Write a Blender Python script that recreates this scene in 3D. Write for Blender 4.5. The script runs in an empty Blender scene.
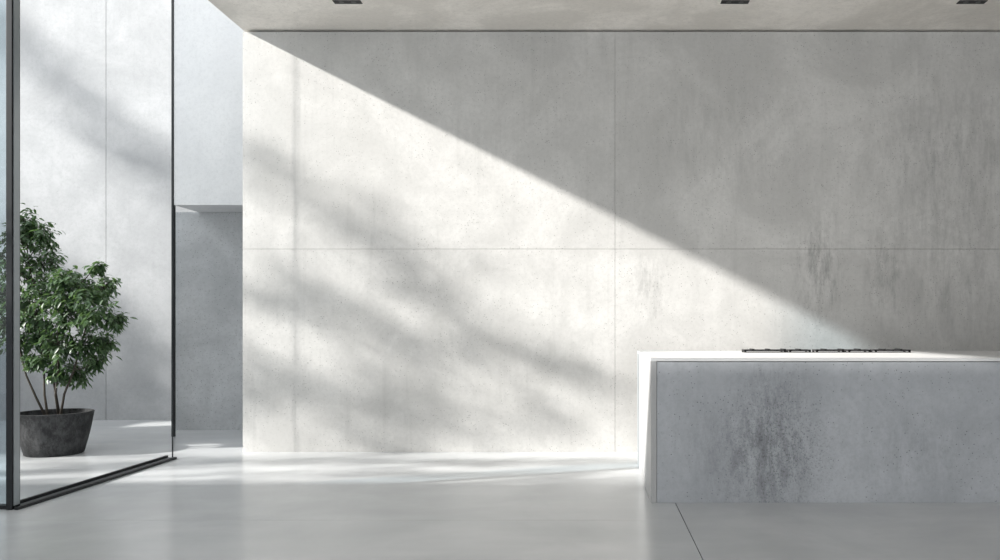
import bpy, bmesh, math, random
from mathutils import Vector, Matrix, noise as mnoise
random.seed(7)
S = bpy.context.scene
col = S.collection
F = 800.0; VX, VY = 590.0, 326.0; EH = 1.34
def at(px, py, Y): return Vector(((px-VX)/F*Y, Y, EH+(VY-py)/F*Y))

# ---------- node helpers ----------
class NT:
    def __init__(s, name):
        s.m = bpy.data.materials.new(name); s.m.use_nodes = True
        s.t = s.m.node_tree; s.b = s.t.nodes['Principled BSDF']
        s.co = s.t.nodes.new('ShaderNodeTexCoord').outputs['Object']
    def link(s, a, b): s.t.links.new(a, b)
    def mapping(s, scale):
        n = s.t.nodes.new('ShaderNodeMapping'); n.inputs['Scale'].default_value = scale
        s.link(s.co, n.inputs['Vector']); return n.outputs[0]
    def noise(s, scale, detail=6, rough=.6, vec=(1,1,1), dist=0):
        n = s.t.nodes.new('ShaderNodeTexNoise'); n.inputs['Scale'].default_value = scale
        n.inputs['Detail'].default_value = detail; n.inputs['Roughness'].default_value = rough
        n.inputs['Distortion'].default_value = dist
        s.link(s.mapping(vec), n.inputs['Vector']); return n.outputs['Fac']
    def voro(s, scale):
        n = s.t.nodes.new('ShaderNodeTexVoronoi'); n.inputs['Scale'].default_value = scale
        s.link(s.co, n.inputs['Vector']); return n.outputs['Distance']
    def rng(s, v, a, b, c=0, d=1):
        n = s.t.nodes.new('ShaderNodeMapRange'); n.interpolation_type = 'SMOOTHSTEP'
        for i, x in enumerate((a, b, c, d)): n.inputs[i+1].default_value = x
        s.link(v, n.inputs[0]); return n.outputs[0]
    def math(s, op, a, b=None):
        n = s.t.nodes.new('ShaderNodeMath'); n.operation = op
        for i, v in enumerate((a, b)):
            if v is None: continue
            if isinstance(v, (int, float)): n.inputs[i].default_value = v
            else: s.link(v, n.inputs[i])
        return n.outputs[0]
    def mix(s, f, a, b):
        n = s.t.nodes.new('ShaderNodeMix'); n.data_type = 'RGBA'
        for v, i in ((f, 0), (a, 6), (b, 7)):
            if isinstance(v, (int, float)): n.inputs[i].default_value = v
            elif isinstance(v, tuple): n.inputs[i].default_value = (*v, 1)
            else: s.link(v, n.inputs[i])
        return n.outputs[2]
    def blob(s, c, r):
        # soft ellipsoidal mask centred on c
        n = s.t.nodes.new('ShaderNodeVectorMath'); n.operation = 'SUBTRACT'
        s.link(s.co, n.inputs[0]); n.inputs[1].default_value = c
        m = s.t.nodes.new('ShaderNodeVectorMath'); m.operation = 'DIVIDE'
        s.link(n.outputs[0], m.inputs[0]); m.inputs[1].default_value = r
        l = s.t.nodes.new('ShaderNodeVectorMath'); l.operation = 'LENGTH'
        s.link(m.outputs[0], l.inputs[0])
        return s.rng(l.outputs['Value'], 1, .1)
    def bump(s, h, strength, dist=.01):
        n = s.t.nodes.new('ShaderNodeBump'); n.inputs['Strength'].default_value = strength
        n.inputs['Distance'].default_value = dist
        s.link(h, n.inputs['Height']); s.link(n.outputs[0], s.b.inputs['Normal'])

def concrete(name, light, dark, stain=(.16,.16,.165), stains=(), pits=.5, rough=.75, streak=.35, pit_area=None, spec=.3, soft=(.40,.68), gr=(.46,.62), svec=(1.7,1,.6), cl=(.34,.66)):
    n = NT(name)
    cloud = n.noise(1.1, 9, .66, dist=.5)
    c = n.mix(n.rng(cloud, *cl), dark, light)
    mid = n.noise(4, 8, .75)
    c = n.mix(n.math('MULTIPLY', n.rng(mid, .42, .68), .45), c, dark)
    fine = n.noise(24, 6, .8)
    c = n.mix(n.math('MULTIPLY', n.rng(fine, .42, .72), .4), c, tuple(x*.8 for x in dark))
    st = n.rng(n.noise(2.4, 8, .7, (3.6, 3.6, .22)), .52, .76)
    c = n.mix(n.math('MULTIPLY', st, streak), c, tuple(x*.6 for x in dark))
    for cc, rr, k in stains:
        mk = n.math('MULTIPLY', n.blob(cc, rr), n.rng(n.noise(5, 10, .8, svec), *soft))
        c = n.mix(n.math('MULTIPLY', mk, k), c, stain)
    pit = n.rng(n.voro(34), .19, .08)
    gate = n.rng(n.noise(3.5, 5, .7), *gr)
    pm = n.math('MULTIPLY', pit, gate)
    if pit_area:
        ex = n.math('MULTIPLY', n.blob(*pit_area), n.rng(n.noise(64, 6, .8), .52, .61))
        pm = n.math('MAXIMUM', pm, n.math('MULTIPLY', ex, .8))
    c = n.mix(n.math('MULTIPLY', pm, pits), c, tuple(x*.3 for x in dark))
    n.link(c, n.b.inputs['Base Color'])
    n.b.inputs['Roughness'].default_value = rough
    n.b.inputs['Specular IOR Level'].default_value = spec
    h = n.math('SUBTRACT', n.math('ADD', n.math('MULTIPLY', cloud, .4), n.math('MULTIPLY', fine, .2)), n.math('MULTIPLY', pm, .5))
    n.bump(h, .3, .008)
    return n.m
def plain(name, c, rough=.5, metal=0, c2=None, scale=20, spec=.5):
    n = NT(name)
    c2 = c2 or tuple(x*.85 for x in c)
    n.link(n.mix(n.noise(scale, 4), c, c2), n.b.inputs['Base Color'])
    n.b.inputs['Roughness'].default_value = rough; n.b.inputs['Metallic'].default_value = metal
    n.b.inputs['Specular IOR Level'].default_value = spec
    return n.m

def wpt(px, py): p = at(px, py, 8.5); return (p.x, p.y, p.z)
M = {}
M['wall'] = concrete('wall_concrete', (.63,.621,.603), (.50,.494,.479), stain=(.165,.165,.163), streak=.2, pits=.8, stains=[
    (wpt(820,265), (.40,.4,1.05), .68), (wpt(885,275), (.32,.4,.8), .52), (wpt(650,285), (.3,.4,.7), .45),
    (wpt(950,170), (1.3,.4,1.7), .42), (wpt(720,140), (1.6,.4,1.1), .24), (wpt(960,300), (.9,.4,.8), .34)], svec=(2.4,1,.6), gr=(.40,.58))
M['court'] = concrete('courtyard_concrete', (.45,.457,.465), (.36,.367,.375), streak=.15, pits=.4)
M['over'] = concrete('overhang_concrete', (.80,.805,.81), (.73,.737,.745), streak=.08, pits=.15)
M['recess'] = concrete('recess_concrete', (.58,.59,.602), (.43,.44,.452), streak=.15, pits=.95, gr=(.34,.48), cl=(.32,.68))
M['ceil'] = concrete('ceiling_concrete', (.91,.87,.815), (.74,.705,.655), streak=.1, pits=.5, cl=(.40,.60))
M['desk'] = concrete('counter_concrete', (.51,.528,.555), (.40,.416,.44), stain=(.12,.126,.136), streak=.12, pits=.9,
    stains=[((.93,.02,.58),(.46,.5,.95),.66), ((.78,.02,.3),(.6,.5,.6),.5), ((2.0,.02,.4),(.9,.5,.5),.28), ((.4,.02,.5),(.5,.5,.6),.2)], pit_area=((.94,.02,.40),(.65,.5,.75)), soft=(.36,.70), svec=(2.0,1,.7), gr=(.42,.58))
M['top'] = plain('white_counter_top', (.70,.702,.702), .4, scale=3, c2=(.67,.672,.672))
M['side'] = plain('pale_side_panel', (.43,.432,.432), .4, scale=3, c2=(.41,.412,.412))
M['gap'] = plain('shadow_gap', (.06,.06,.065), .9)
M['joint'] = plain('grey_core', (.25,.25,.26), .9)
M['core'] = plain('wall_core', (.35,.35,.34), .9)
M['black'] = plain('black_iron', (.012,.012,.013), .5)
M['frame_dark'] = plain('dark_bronze_frame', (.015,.017,.019), .4, .6)
M['frame_grey'] = plain('grey_metal_face', (.30,.33,.35), .3, .7)
M['sill'] = plain('sill_metal', (.20,.21,.22), .4, .5)
M['trim'] = plain('fixture_trim', (.02,.02,.02), .6)
M['lens'] = plain('fixture_lens', (.05,.05,.05), .3)
M['soil'] = plain('soil', (.05,.04,.03), .95, c2=(.02,.017,.014), scale=60)
M['bark'] = plain('bark', (.075,.062,.048), .85, c2=(.035,.03,.024), scale=40)
# floor
n = NT('polished_floor')
c = n.mix(n.rng(n.noise(.8, 5, .6, dist=.5), .32, .68), (.51,.522,.532), (.60,.61,.618))
c = n.mix(n.math('MULTIPLY', n.rng(n.noise(3, 3, .5, (.4,1,1)), .35, .65), .3), c, (.46,.473,.485))
n.link(c, n.b.inputs['Base Color'])
n.b.inputs['Roughness'].default_value = .22
n.b.inputs['Specular IOR Level'].default_value = .6
M['floor'] = n.m
# pot
n = NT('pot_stone')
c = n.mix(n.rng(n.noise(8, 8, .8, (1,1,.6)), .40, .62), (.010,.011,.012), (.055,.056,.058))
n.link(c, n.b.inputs['Base Color']); n.b.inputs['Roughness'].default_value = .8; n.bump(n.noise(25, 6, .7), .8, .015)
M['pot'] = n.m
# leaf
def leafmat(name, a, b):
    n = NT(name)
    n.link(n.mix(n.rng(n.noise(9, 4), .35, .65), a, b), n.b.inputs['Base Color'])
    n.b.inputs['Roughness'].default_value = .45
    tr = n.t.nodes.new('ShaderNodeBsdfTranslucent'); tr.inputs[0].default_value = (.18,.32,.09,1)
    mx = n.t.nodes.new('ShaderNodeMixShader'); mx.inputs[0].default_value = .20
    n.link(n.b.outputs[0], mx.inputs[1]); n.link(tr.outputs[0], mx.inputs[2])
    n.link(mx.outputs[0], n.t.nodes['Material Output'].inputs[0]); return n.m
M['leaf'] = leafmat('leaf_green', (.034,.068,.034), (.082,.14,.064))
M['leaf2'] = leafmat('tree_leaf', (.06,.12,.04), (.10,.18,.06))
# glass: tinted pane, fresnel reflection on the outer faces over transparency
n = NT('pane_glass')
fr = n.t.nodes.new('ShaderNodeFresnel'); fr.inputs[0].default_value = 1.45
geo = n.t.nodes.new('ShaderNodeNewGeometry')
fac = n.math('MULTIPLY', fr.outputs[0], n.math('SUBTRACT', 1.0, geo.outputs['Backfacing']))
tp = n.t.nodes.new('ShaderNodeBsdfTransparent'); tp.inputs[0].default_value = (.78,.84,.87,1)
gl = n.t.nodes.new('ShaderNodeBsdfGlossy'); gl.inputs['Roughness'].default_value = .0
mx = n.t.nodes.new('ShaderNodeMixShader')
n.link(fac, mx.inputs[0]); n.link(tp.outputs[0], mx.inputs[1]); n.link(gl.outputs[0], mx.inputs[2])
n.link(mx.outputs[0], n.t.nodes['Material Output'].inputs[0]); n.t.nodes.remove(n.b)
M['glass'] = n.m

# ---------- mesh helpers ----------
def obj(name, bm, mat, parent=None, smooth=False, bevel=0):
    me = bpy.data.meshes.new(name)
    bmesh.ops.recalc_face_normals(bm, faces=bm.faces) if not smooth == 'leaf' else None
    bm.to_mesh(me); bm.free()
    me.materials.append(mat)
    if smooth:
        for f in me.polygons: f.use_smooth = True
    o = bpy.data.objects.new(name, me); col.objects.link(o)
    if parent:
        o.parent = parent
        if parent.location.length: me.transform(Matrix.Translation(-parent.location))
    if bevel:
        b = o.modifiers.new('bevel', 'BEVEL'); b.width = bevel; b.segments = 2; b.limit_method = 'ANGLE'
    return o
def bx(bm, x0, x1, y0, y1, z0, z1):
    vs = [bm.verts.new((x,y,z)) for x in (x0,x1) for y in (y0,y1) for z in (z0,z1)]
    for f in ((0,1,3,2),(4,6,7,5),(0,4,5,1),(2,3,7,6),(0,2,6,4),(1,5,7,3)): bm.faces.new([vs[i] for i in f])
def box(*a):
    bm = bmesh.new(); bx(bm, *a); return bm
def tube(bm, pts, rads, seg=8):
    rings = []
    for i, p in enumerate(pts):
        d = (pts[min(i+1,len(pts)-1)] - pts[max(i-1,0)]).normalized()
        u = d.cross(Vector((.3,1,.1))).normalized(); v = d.cross(u)
        rings.append([bm.verts.new(p + (u*math.cos(k*2*math.pi/seg)+v*math.sin(k*2*math.pi/seg))*rads[i]) for k in range(seg)])
    for a, b in zip(rings, rings[1:]):
        for k in range(seg): bm.faces.new((a[k], a[(k+1)%seg], b[(k+1)%seg], b[k]))
    bm.faces.new(rings[0]); bm.faces.new(rings[-1])
def lathe(prof, c, seg=48):
    bm = bmesh.new(); rings = []
    for r, z in prof:
        rings.append([bm.verts.new((c[0]+r*math.cos(k*2*math.pi/seg), c[1]+r*math.sin(k*2*math.pi/seg), c[2]+z)) for k in range(seg)])
    for a, b in zip(rings, rings[1:]):
        for k in range(seg): bm.faces.new((a[k], a[(k+1)%seg], b[(k+1)%seg], b[k]))
    bm.faces.new(rings[0]); bm.faces.new(rings[-1]); return bm
def struct(o, label=None):
    o['kind'] = 'structure'
    return o
def thing(name, label, cat, loc=(0,0,0), group=None):
    o = bpy.data.objects.new(name, None); col.objects.link(o); o.location = loc
    o['label'] = label; o['category'] = cat
    if group: o['group'] = group
    return o

# ---------- setting ----------
WX = -3.69; H = 4.487; JX = .647
bm = bmesh.new(); g = .003
bx(bm, -20, JX-g, -4, 5.52-g/2, -.06, 0); bx(bm, -20, JX-g, 5.52+g/2, 13, -.06, 0)
bx(bm, JX+g, 9, -4, 6.03-g, -.06, 0); bx(bm, JX+g, 9, 6.03+g, 13, -.06, 0)
struct(obj('floor', bm, M['floor']))
struct(obj('floor_bed', box(-20, 9, -4, 13, -.3, -.07), M['gap']))
bm = bmesh.new(); g = .0014
jx = [WX, (295-VX)/F*8.5, (615-VX)/F*8.5, 8]
jz = [0, EH+(VY-249)/F*8.5, H-.02]
for i, (a, b) in enumerate(zip(jx, jx[1:])):
    for c0, c1 in zip(jz, jz[1:]):
        ga = 0 if i == 0 else (.0004 if i == 1 else g); gb = .0004 if i == 0 else g
        bx(bm, a+ga, b-gb, 8.5, 8.56, c0+(g if c0 else 0), c1-g)
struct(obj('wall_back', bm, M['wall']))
struct(obj('wall_back_core', box(WX+.01, 8, 8.562, 8.9, 0, H), M['core']))
struct(obj('ceiling', box(WX, 8, -4, 8.95, H, H+.45), M['ceil']))
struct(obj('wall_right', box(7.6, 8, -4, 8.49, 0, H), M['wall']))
struct(obj('sun_blocker_slab', box(-18, WX-.002, -4, 3.64, H, H+.05), M['ceil']))  # added slab out of view, keeps sun off the near floor and counter front
bm = bmesh.new()
xj = at(106, 300, 11.4).x
for a, b in ((-14, xj-.003), (xj+.003, -4.3)): bx(bm, a, b, 11.4, 11.7, 0, 7.5)
struct(obj('wall_courtyard', bm, M['court']))
struct(obj('shade_wall_low', box(-9.4, -9.15, 2, 11.39, 0, 1.5), M['court']))  # unseen low wall, placed and sized to shade the courtyard
struct(obj('shade_tower', box(-9.75, -9.41, 7.3, 9.3, 0, 8.2), M['court']))  # made-up mass outside the frame, holds direct sun off overhang and recess
xl = at(174, 0, 9.7).x
zb = at(0, 212, 10.3).z
struct(obj('wall_overhang', box(xl, -1, 9.7, 11.39, zb, 7.5), M['over']))
struct(obj('wall_recess', box(at(174,0,10.3).x, -1, 10.3, 10.5, 0, zb-.002), M['recess']))
struct(obj('far_post_backing', box(at(171.8,0,9.7).x, xl-.001, 9.69, 9.74, 0, 7.5), M['frame_dark']))  # added dark strip backing the thinned far post, whose shadow would mark the wall

# ---------- glazing ----------
w = thing('window_1', 'tall glazed opening in slim dark metal frame beside the potted plant', 'window'); w['kind'] = 'structure'
HG = 7.6
bm = box(-4.250, -4.205, 5.82, 5.905, 0, HG)
post = obj('post', bm, M['frame_dark'], w, bevel=.003); post['label'] = 'thick dark corner post nearest the camera'
obj('face_plate', box(-4.2049, -4.20, 5.832, 5.892, .03, HG), M['frame_grey'], post)
obj('post', box(-4.235, -4.222, 8.102, 8.105, 0, HG), M['frame_dark'], w)
obj('pane', box(-5.2, -4.2525, 5.868, 5.876, .03, HG), M['glass'], w)
obj('sill', box(-4.265, -4.19, 5.93, 8.10, .001, .010), M['sill'], w)
obj('bottom_rail', box(-4.290, -4.266, 5.93, 8.09, .001, .032), M['frame_dark'], w)
obj('bottom_rail', box(-4.189, -4.162, 5.82, 8.06, .001, .022), M['frame_dark'], w)
obj('bottom_rail', box(-5.2, -4.256, 5.84, 5.90, .001, .029), M['frame_dark'], w)

# ---------- counter ----------
X0, X1, Y0, Y1, ZT = .462, 4.7, 6.06, 7.8, 1.098
d = thing('counter', 'long white counter with pitted grey concrete front panel standing before the wall', 'counter', (X0, Y0, 0))
obj('countertop', box(X0, X1, Y0, Y1, ZT-.026, ZT), M['top'], d, bevel=.002)
obj('side_panel', box(X0, X0+.042, Y0, Y0+.30, .0, ZT-.0265), M['side'], d, bevel=.001)
obj('side_panel', box(X0, X0+.042, Y0+.305, Y1, .0, ZT-.0265), M['side'], d, bevel=.001)
obj('body', box(X0+.043, X1-.01, Y0+.07, Y1-.01, .0, ZT-.0265), M['joint'], d)
fp = obj('front_panel', box(X0+.0445, X1-.01, Y0+.004, Y0+.068, .0, ZT-.031), M['desk'], d, bevel=.002)
fp['label'] = 'rough grey concrete front panel with dark stain'

# ---------- black grate on the counter ----------
GY = 7.35; gx0 = at(743,0,GY).x; gx1 = at(908,0,GY).x
g_ = thing('burner_grate', 'long low black metal grate lying along the white counter top', 'grate', (gx0, GY, ZT))
bm = bmesh.new(); bx(bm, gx0, gx1, GY-.07, GY+.07, ZT, ZT+.005); obj('tray', bm, M['frame_dark'], g_)
sp = [(0,.25),(.27,.40),(.43,.60),(.625,.76),(.785,1.0)]
L = gx1-gx0
for i, (a, b) in enumerate(sp):
    bm = bmesh.new(); xa, xb = gx0+a*L, gx0+b*L; z = ZT+.005
    for yy in (-.06, 0, .06): bx(bm, xa, xb, GY+yy-.005, GY+yy+.005, z+.007, z+.021)
    k = max(2, int((xb-xa)/.07))
    for q in range(k+1):
        xx = xa+.011+(xb-xa-.022)*q/k
        bx(bm, xx-.011, xx+.011, GY-.065, GY+.065, z+.0075, z+.0215+(.007 if q%2 else 0))
    for xx in (xa+.01, xb-.01):
        for yy in (-.06, .06): bx(bm, xx-.009, xx+.009, GY+yy-.005, GY+yy+.005, z, z+.009)
    obj('grate_section', bm, M['black'], g_)

# ---------- ceiling lights ----------
labs = ['slim recessed ceiling light nearest the glass, leftmost of three', 'slim recessed ceiling light in the middle of the three',
        'slim recessed ceiling light farthest right, above the counter']
for (px, lb) in zip((347.5, 735, 972), labs):
    yc = 7.765; x = (px-VX)/F*yc
    t = thing('ceiling_light', lb, 'ceiling light', (x, yc, H), 'ceiling lights')
    s = .135; q = .040; e = .007; bm = bmesh.new()
    bx(bm, x-s, x+s, yc-q, yc-q+e, H-.005, H); bx(bm, x-s, x+s, yc+q-e, yc+q, H-.005, H)
    bx(bm, x-s, x-s+e, yc-q+e, yc+q-e, H-.005, H); bx(bm, x+s-e, x+s, yc-q+e, yc+q-e, H-.005, H)
    obj('frame', bm, M['trim'], t)
    obj('baffle', box(x-s+e, x+s-e, yc-q+e, yc+q-e, H-.003, H-.0005), M['black'], t)
    for k in (-1, 1):
        obj('lens', lathe([(.025,0),(.025,.0015),(.021,.002)], (x+k*.06, yc, H-.005), 20), M['lens'], t)

# ---------- leaves ----------
def leaf(bm, p, d, nrm, L, W):
    d = d.normalized(); s = d.cross(nrm).normalized(); u = s.cross(d)
    mid = [p, p+d*L*.3-u*L*.02, p+d*L*.65-u*L*.06, p+d*L-u*L*.16]
    m = [bm.verts.new(q) for q in mid]
    l1 = bm.verts.new(mid[1]+s*W*.45+u*W*.16); l2 = bm.verts.new(mid[2]+s*W*.42+u*W*.14)
    r1 = bm.verts.new(mid[1]-s*W*.45+u*W*.16); r2 = bm.verts.new(mid[2]-s*W*.42+u*W*.14)
    for f in ((m[0],m[1],l1),(m[1],m[2],l2,l1),(m[2],m[3],l2),(m[0],r1,m[1]),(m[1],r1,r2,m[2]),(m[2],r2,m[3])): bm.faces.new(f)
def rv(): return Vector((random.gauss(0,1), random.gauss(0,1), random.gauss(0,1))).normalized()

# ---------- potted plant ----------
PY = 8.40; PC = Vector((at(54.5,0,PY).x, PY, 0))
pl = thing('potted_plant', 'leafy green multi-stemmed plant in round dark stone pot behind the glazing frame', 'potted plant', PC)
R0 = .36; PH = .44; SZ = PH-.06
pot = obj('pot', lathe([(.255,0),(.268,.008),(.292,.10),(.316,.20),(.338,.31),(.356,PH-.02),(R0,PH-.005),(R0-.004,PH),(R0-.03,PH),(R0-.034,PH-.02),(R0-.05,PH-.07)], PC), M['pot'], pl, smooth=True)
pot.modifiers.new('es', 'EDGE_SPLIT').split_angle = math.radians(50)
obj('soil', lathe([(.0+.01,SZ),(.15,SZ+.015),(.29,SZ),(.30,SZ-.015)], PC, 32), M['soil'], pl, smooth=True)
blobs = [(26,222,14),(20,236,20),(42,234,14),(12,262,24),(44,262,22),(-8,290,26),(18,300,26),(50,295,24),(66,278,14),(82,282,18),(104,286,12),
         (68,320,26),(98,314,20),(116,320,10),(45,340,20),(84,345,22),(104,342,13),(18,340,20),(78,370,15),(96,362,9),(97,266,6),(-20,250,22),(-14,335,18),(60,345,18),(34,316,20),(5,320,18),(38,362,12),(60,372,10),(90,300,18),(64,298,18)]
fb = bmesh.new()
bases = [PC+Vector((dx,dy,SZ)) for dx,dy in ((-.09,.02),(-.03,-.05),(.03,.03),(.08,-.04),(.0,.09))]
stems = []
sm = []
for i, b in enumerate(bases):
    tx = [(26,375),(44,372),(58,372),(74,370),(50,362)][i]
    h = at(tx[0], tx[1], PY+random.uniform(-.12,.15)); h2 = at([8,35,58,88,28][i], [300,300,305,320,260][i], PY+random.uniform(-.1,.2))
    k = h.lerp(b,.5)+Vector((random.uniform(-.02,.02),random.uniform(-.03,.03),0))
    bm = bmesh.new(); tube(bm, [b-Vector((0,0,.03)), k, h, h2], [.013,.011,.009,.005])
    stems.append((obj('stem', bm, M['bark'], pl, smooth=True), bmesh.new())); sm.append((h, h2))
for (px, py, r) in blobs:
    dy = random.uniform(-.12, .35); c = at(px, py, PY+dy); rr = r/F*PY
    best = None
    for i, (h, h2) in enumerate(sm):
        for f in (0, .25, .5, .75, 1):
            q = h.lerp(h2, f); dd = (q-c).length + (0 if q.z < c.z else .5)
            if best is None or dd < best[0]: best = (dd, q, i)
    h = best[1]; sb = stems[best[2]][1]
    tube(sb, [h, h.lerp(c,.5)+Vector((0,0,-.02)), c], [.006,.005,.003], 5)
    for q in range(int(8+r*1.15)):
        d0 = rv(); tip = c + Vector((d0.x*rr, d0.y*rr*1.1, d0.z*rr*1.0))*random.uniform(.6,1.2)
        st = c + (tip-c)*.1; tube(sb, [st, st.lerp(tip,.6)+Vector((0,0,.015)), tip], [.002,.0015,.001], 4)
        dr = (tip-st).normalized()
        for k in range(8):
            p_ = st.lerp(tip, .2+.8*k/7)+rv()*.03; sd = dr.cross(Vector((0,0,1))); sd = sd.normalized() if sd.length > .01 else Vector((1,0,0))
            dd = (dr*.5 + sd*(1 if k%2 else -1)*.8 + Vector((0,0,-.6)) + rv()*.45)
            leaf(fb, p_, dd, (Vector((0,0,1))+rv()*.5), random.uniform(.062,.102), random.uniform(.025,.037))
for so_, sb in stems:
    if len(sb.verts):
        o = obj('twigs', sb, M['bark'], pl); o.parent = so_
obj('foliage', fb, M['leaf'], pl, smooth='leaf')

# ---------- courtyard trees (outside the frame, on the sun's side) ----------
A = .36
SD = Vector((1, A, -.506))        # direction the sunlight travels, unnormalised
def tree(loc, label, targets):
    t = thing('tree', label, 'tree', loc, 'courtyard trees')
    lb = bmesh.new(); bb = bmesh.new(); base = Vector(loc)
    cs = []
    for (p, u, v, dens, sz, trange, gate) in targets:      # patch centre, half-axes, leaves per square metre
        tt = random.uniform(*trange); c = p - SD*tt; cs.append(c)
        area = math.pi*u.length*v.length
        for q in range(int(area*dens)):
            a = random.uniform(0, 2*math.pi); r = math.sqrt(random.random())
            if random.random() < r*r: r *= random.uniform(.3, 1)
            o_ = u*r*math.cos(a) + v*r*math.sin(a)
            if gate:
                w_ = p + o_; s_ = w_.x*.3+w_.z*.95; r_ = w_.x*.95-w_.z*.3
                nv = mnoise.fractal(Vector((r_*gate[0], w_.y*gate[1], s_*gate[2])), .55, 2.1, 4)
                if nv < random.uniform(-.22, .10): continue
            pp = c + o_ - SD*random.uniform(-.3,.3)
            if pp.y < 3.8 and pp.z < 4.9: continue
            leaf(lb, pp, rv()+Vector((0,0,-.3)), -SD.normalized()+rv()*.6, random.uniform(.8,1.2)*sz, random.uniform(.4,.55)*sz)
    top = sum(cs, Vector())/len(cs)
    fork = Vector((base.x, base.y, base.z+(top.z)*.5))
    bm = bmesh.new(); tube(bm, [base, base.lerp(fork,.5)+Vector((.06,.03,0)), fork], [.12,.09,.07], 12)
    obj('trunk', bm, M['bark'], t, smooth=True)
    for c in cs:
        k = fork.lerp(c,.5)+Vector((0,0,-.25)); k.y = max(k.y, 3.9); tube(bb, [fork, k, c], [.022,.012,.005], 6)
        for q in range(3): tube(bb, [c, c+Vector((random.uniform(-.4,.4), random.uniform(0,.3), random.uniform(0,.4)))], [.007,.003], 4)
    obj('branches', bb, M['bark'], t); obj('foliage', lb, M['leaf2'], t, smooth='leaf')
k = 8.5/F
def W(px, py, hx, hy, slope, dens, sz=.14):
    c = at(px, py, 8.5); a = math.atan(slope + random.uniform(-.35,.25))
    return (c, Vector((math.cos(a),0,-math.sin(a)))*hx*k, Vector((math.sin(a),0,math.cos(a)))*hy*k, dens*1.25, sz, (7.6, 8.6), (1.5,1.5,2.0))
tg = [W(265,165,60,38,.5,44), W(330,205,75,38,.5,42), W(395,235,60,30,.5,32), W(345,285,90,52,.45,50), W(440,305,95,52,.45,44),
      W(540,350,85,42,.5,36), W(420,355,100,50,.4,50), W(275,320,65,45,.5,52), W(275,400,75,60,.45,135), W(350,420,85,42,.4,110), W(520,405,90,36,.4,38),
      W(480,270,50,22,.5,22), W(600,385,50,28,.5,28), W(440,415,90,34,.3,50)]
def FL(x, y, hx, hy, dens, tr=(6.4,7.0)): return (Vector((x, y, 0)), Vector((hx,0,0)), Vector((0,hy,0)), dens, .11, tr, (.35,2.2,.2))
tg += [FL(-2.4,7.95,2.0,.35,130), FL(-.6,7.8,1.6,.4,130), FL(-2.6,7.35,2.0,.35,130), FL(-.6,7.3,1.6,.35,130), FL(-4.2,7.5,1.4,.9,95), FL(-2.4,6.9,1.8,.3,110), FL(-.4,6.9,1.4,.3,110),
       FL(-5.6,8.7,1.4,.9,140,(6.8,7.2))]
tree((-11.6, 5.0, 0), 'leafy courtyard tree whose soft shadow falls on the main concrete wall', tg)
k = 11.4/F
def Wc(px, py, hx, hy, slope, dens, gate=None):
    c = at(px, py, 11.4); a = math.atan(slope)
    return (c, Vector((math.cos(a),0,-math.sin(a)))*hx*k, Vector((math.sin(a),0,math.cos(a)))*hy*k, dens, .15, (10,11), gate)
tg = [Wc(40,55,90,30,.9,44), Wc(110,125,90,32,.9,44), Wc(160,175,60,26,.9,42), Wc(40,265,80,24,.8,55), Wc(120,325,90,32,.7,70),
      Wc(60,370,90,45,.4,80), Wc(140,395,70,50,.4,95), Wc(170,425,60,40,.4,80), Wc(60,425,90,30,.2,60), Wc(120,445,90,26,.1,60)]
tree((-17.2, 7.8, 0), 'leafy courtyard tree whose shadow falls on the wall behind the plant', tg)

# ---------- light ----------
sl = bpy.data.lights.new('sun', 'SUN'); sl.energy = 10.8; sl.angle = math.radians(1.5); sl.color = (1,.975,.935)
so = bpy.data.objects.new('sun', sl); col.objects.link(so)
so.rotation_euler = SD.to_track_quat('-Z', 'Y').to_euler(); so.location = (-8, 0, 9)
wd = bpy.data.worlds.new('sky'); S.world = wd; wd.use_nodes = True
bg = wd.node_tree.nodes['Background']; bg.inputs[0].default_value = (.92,.96,1,1); bg.inputs[1].default_value = 1.55

cd = bpy.data.cameras.new('camera'); co = bpy.data.objects.new('camera', cd); col.objects.link(co)
co.location = (0,0,EH); co.rotation_euler = (math.pi/2,0,0); cd.sensor_width = 36; cd.lens = 28.8
cd.shift_x = -.09; cd.shift_y = .046; cd.clip_start = .05
S.camera = co
S.view_settings.view_transform = 'Standard'; S.view_settings.look = 'None'
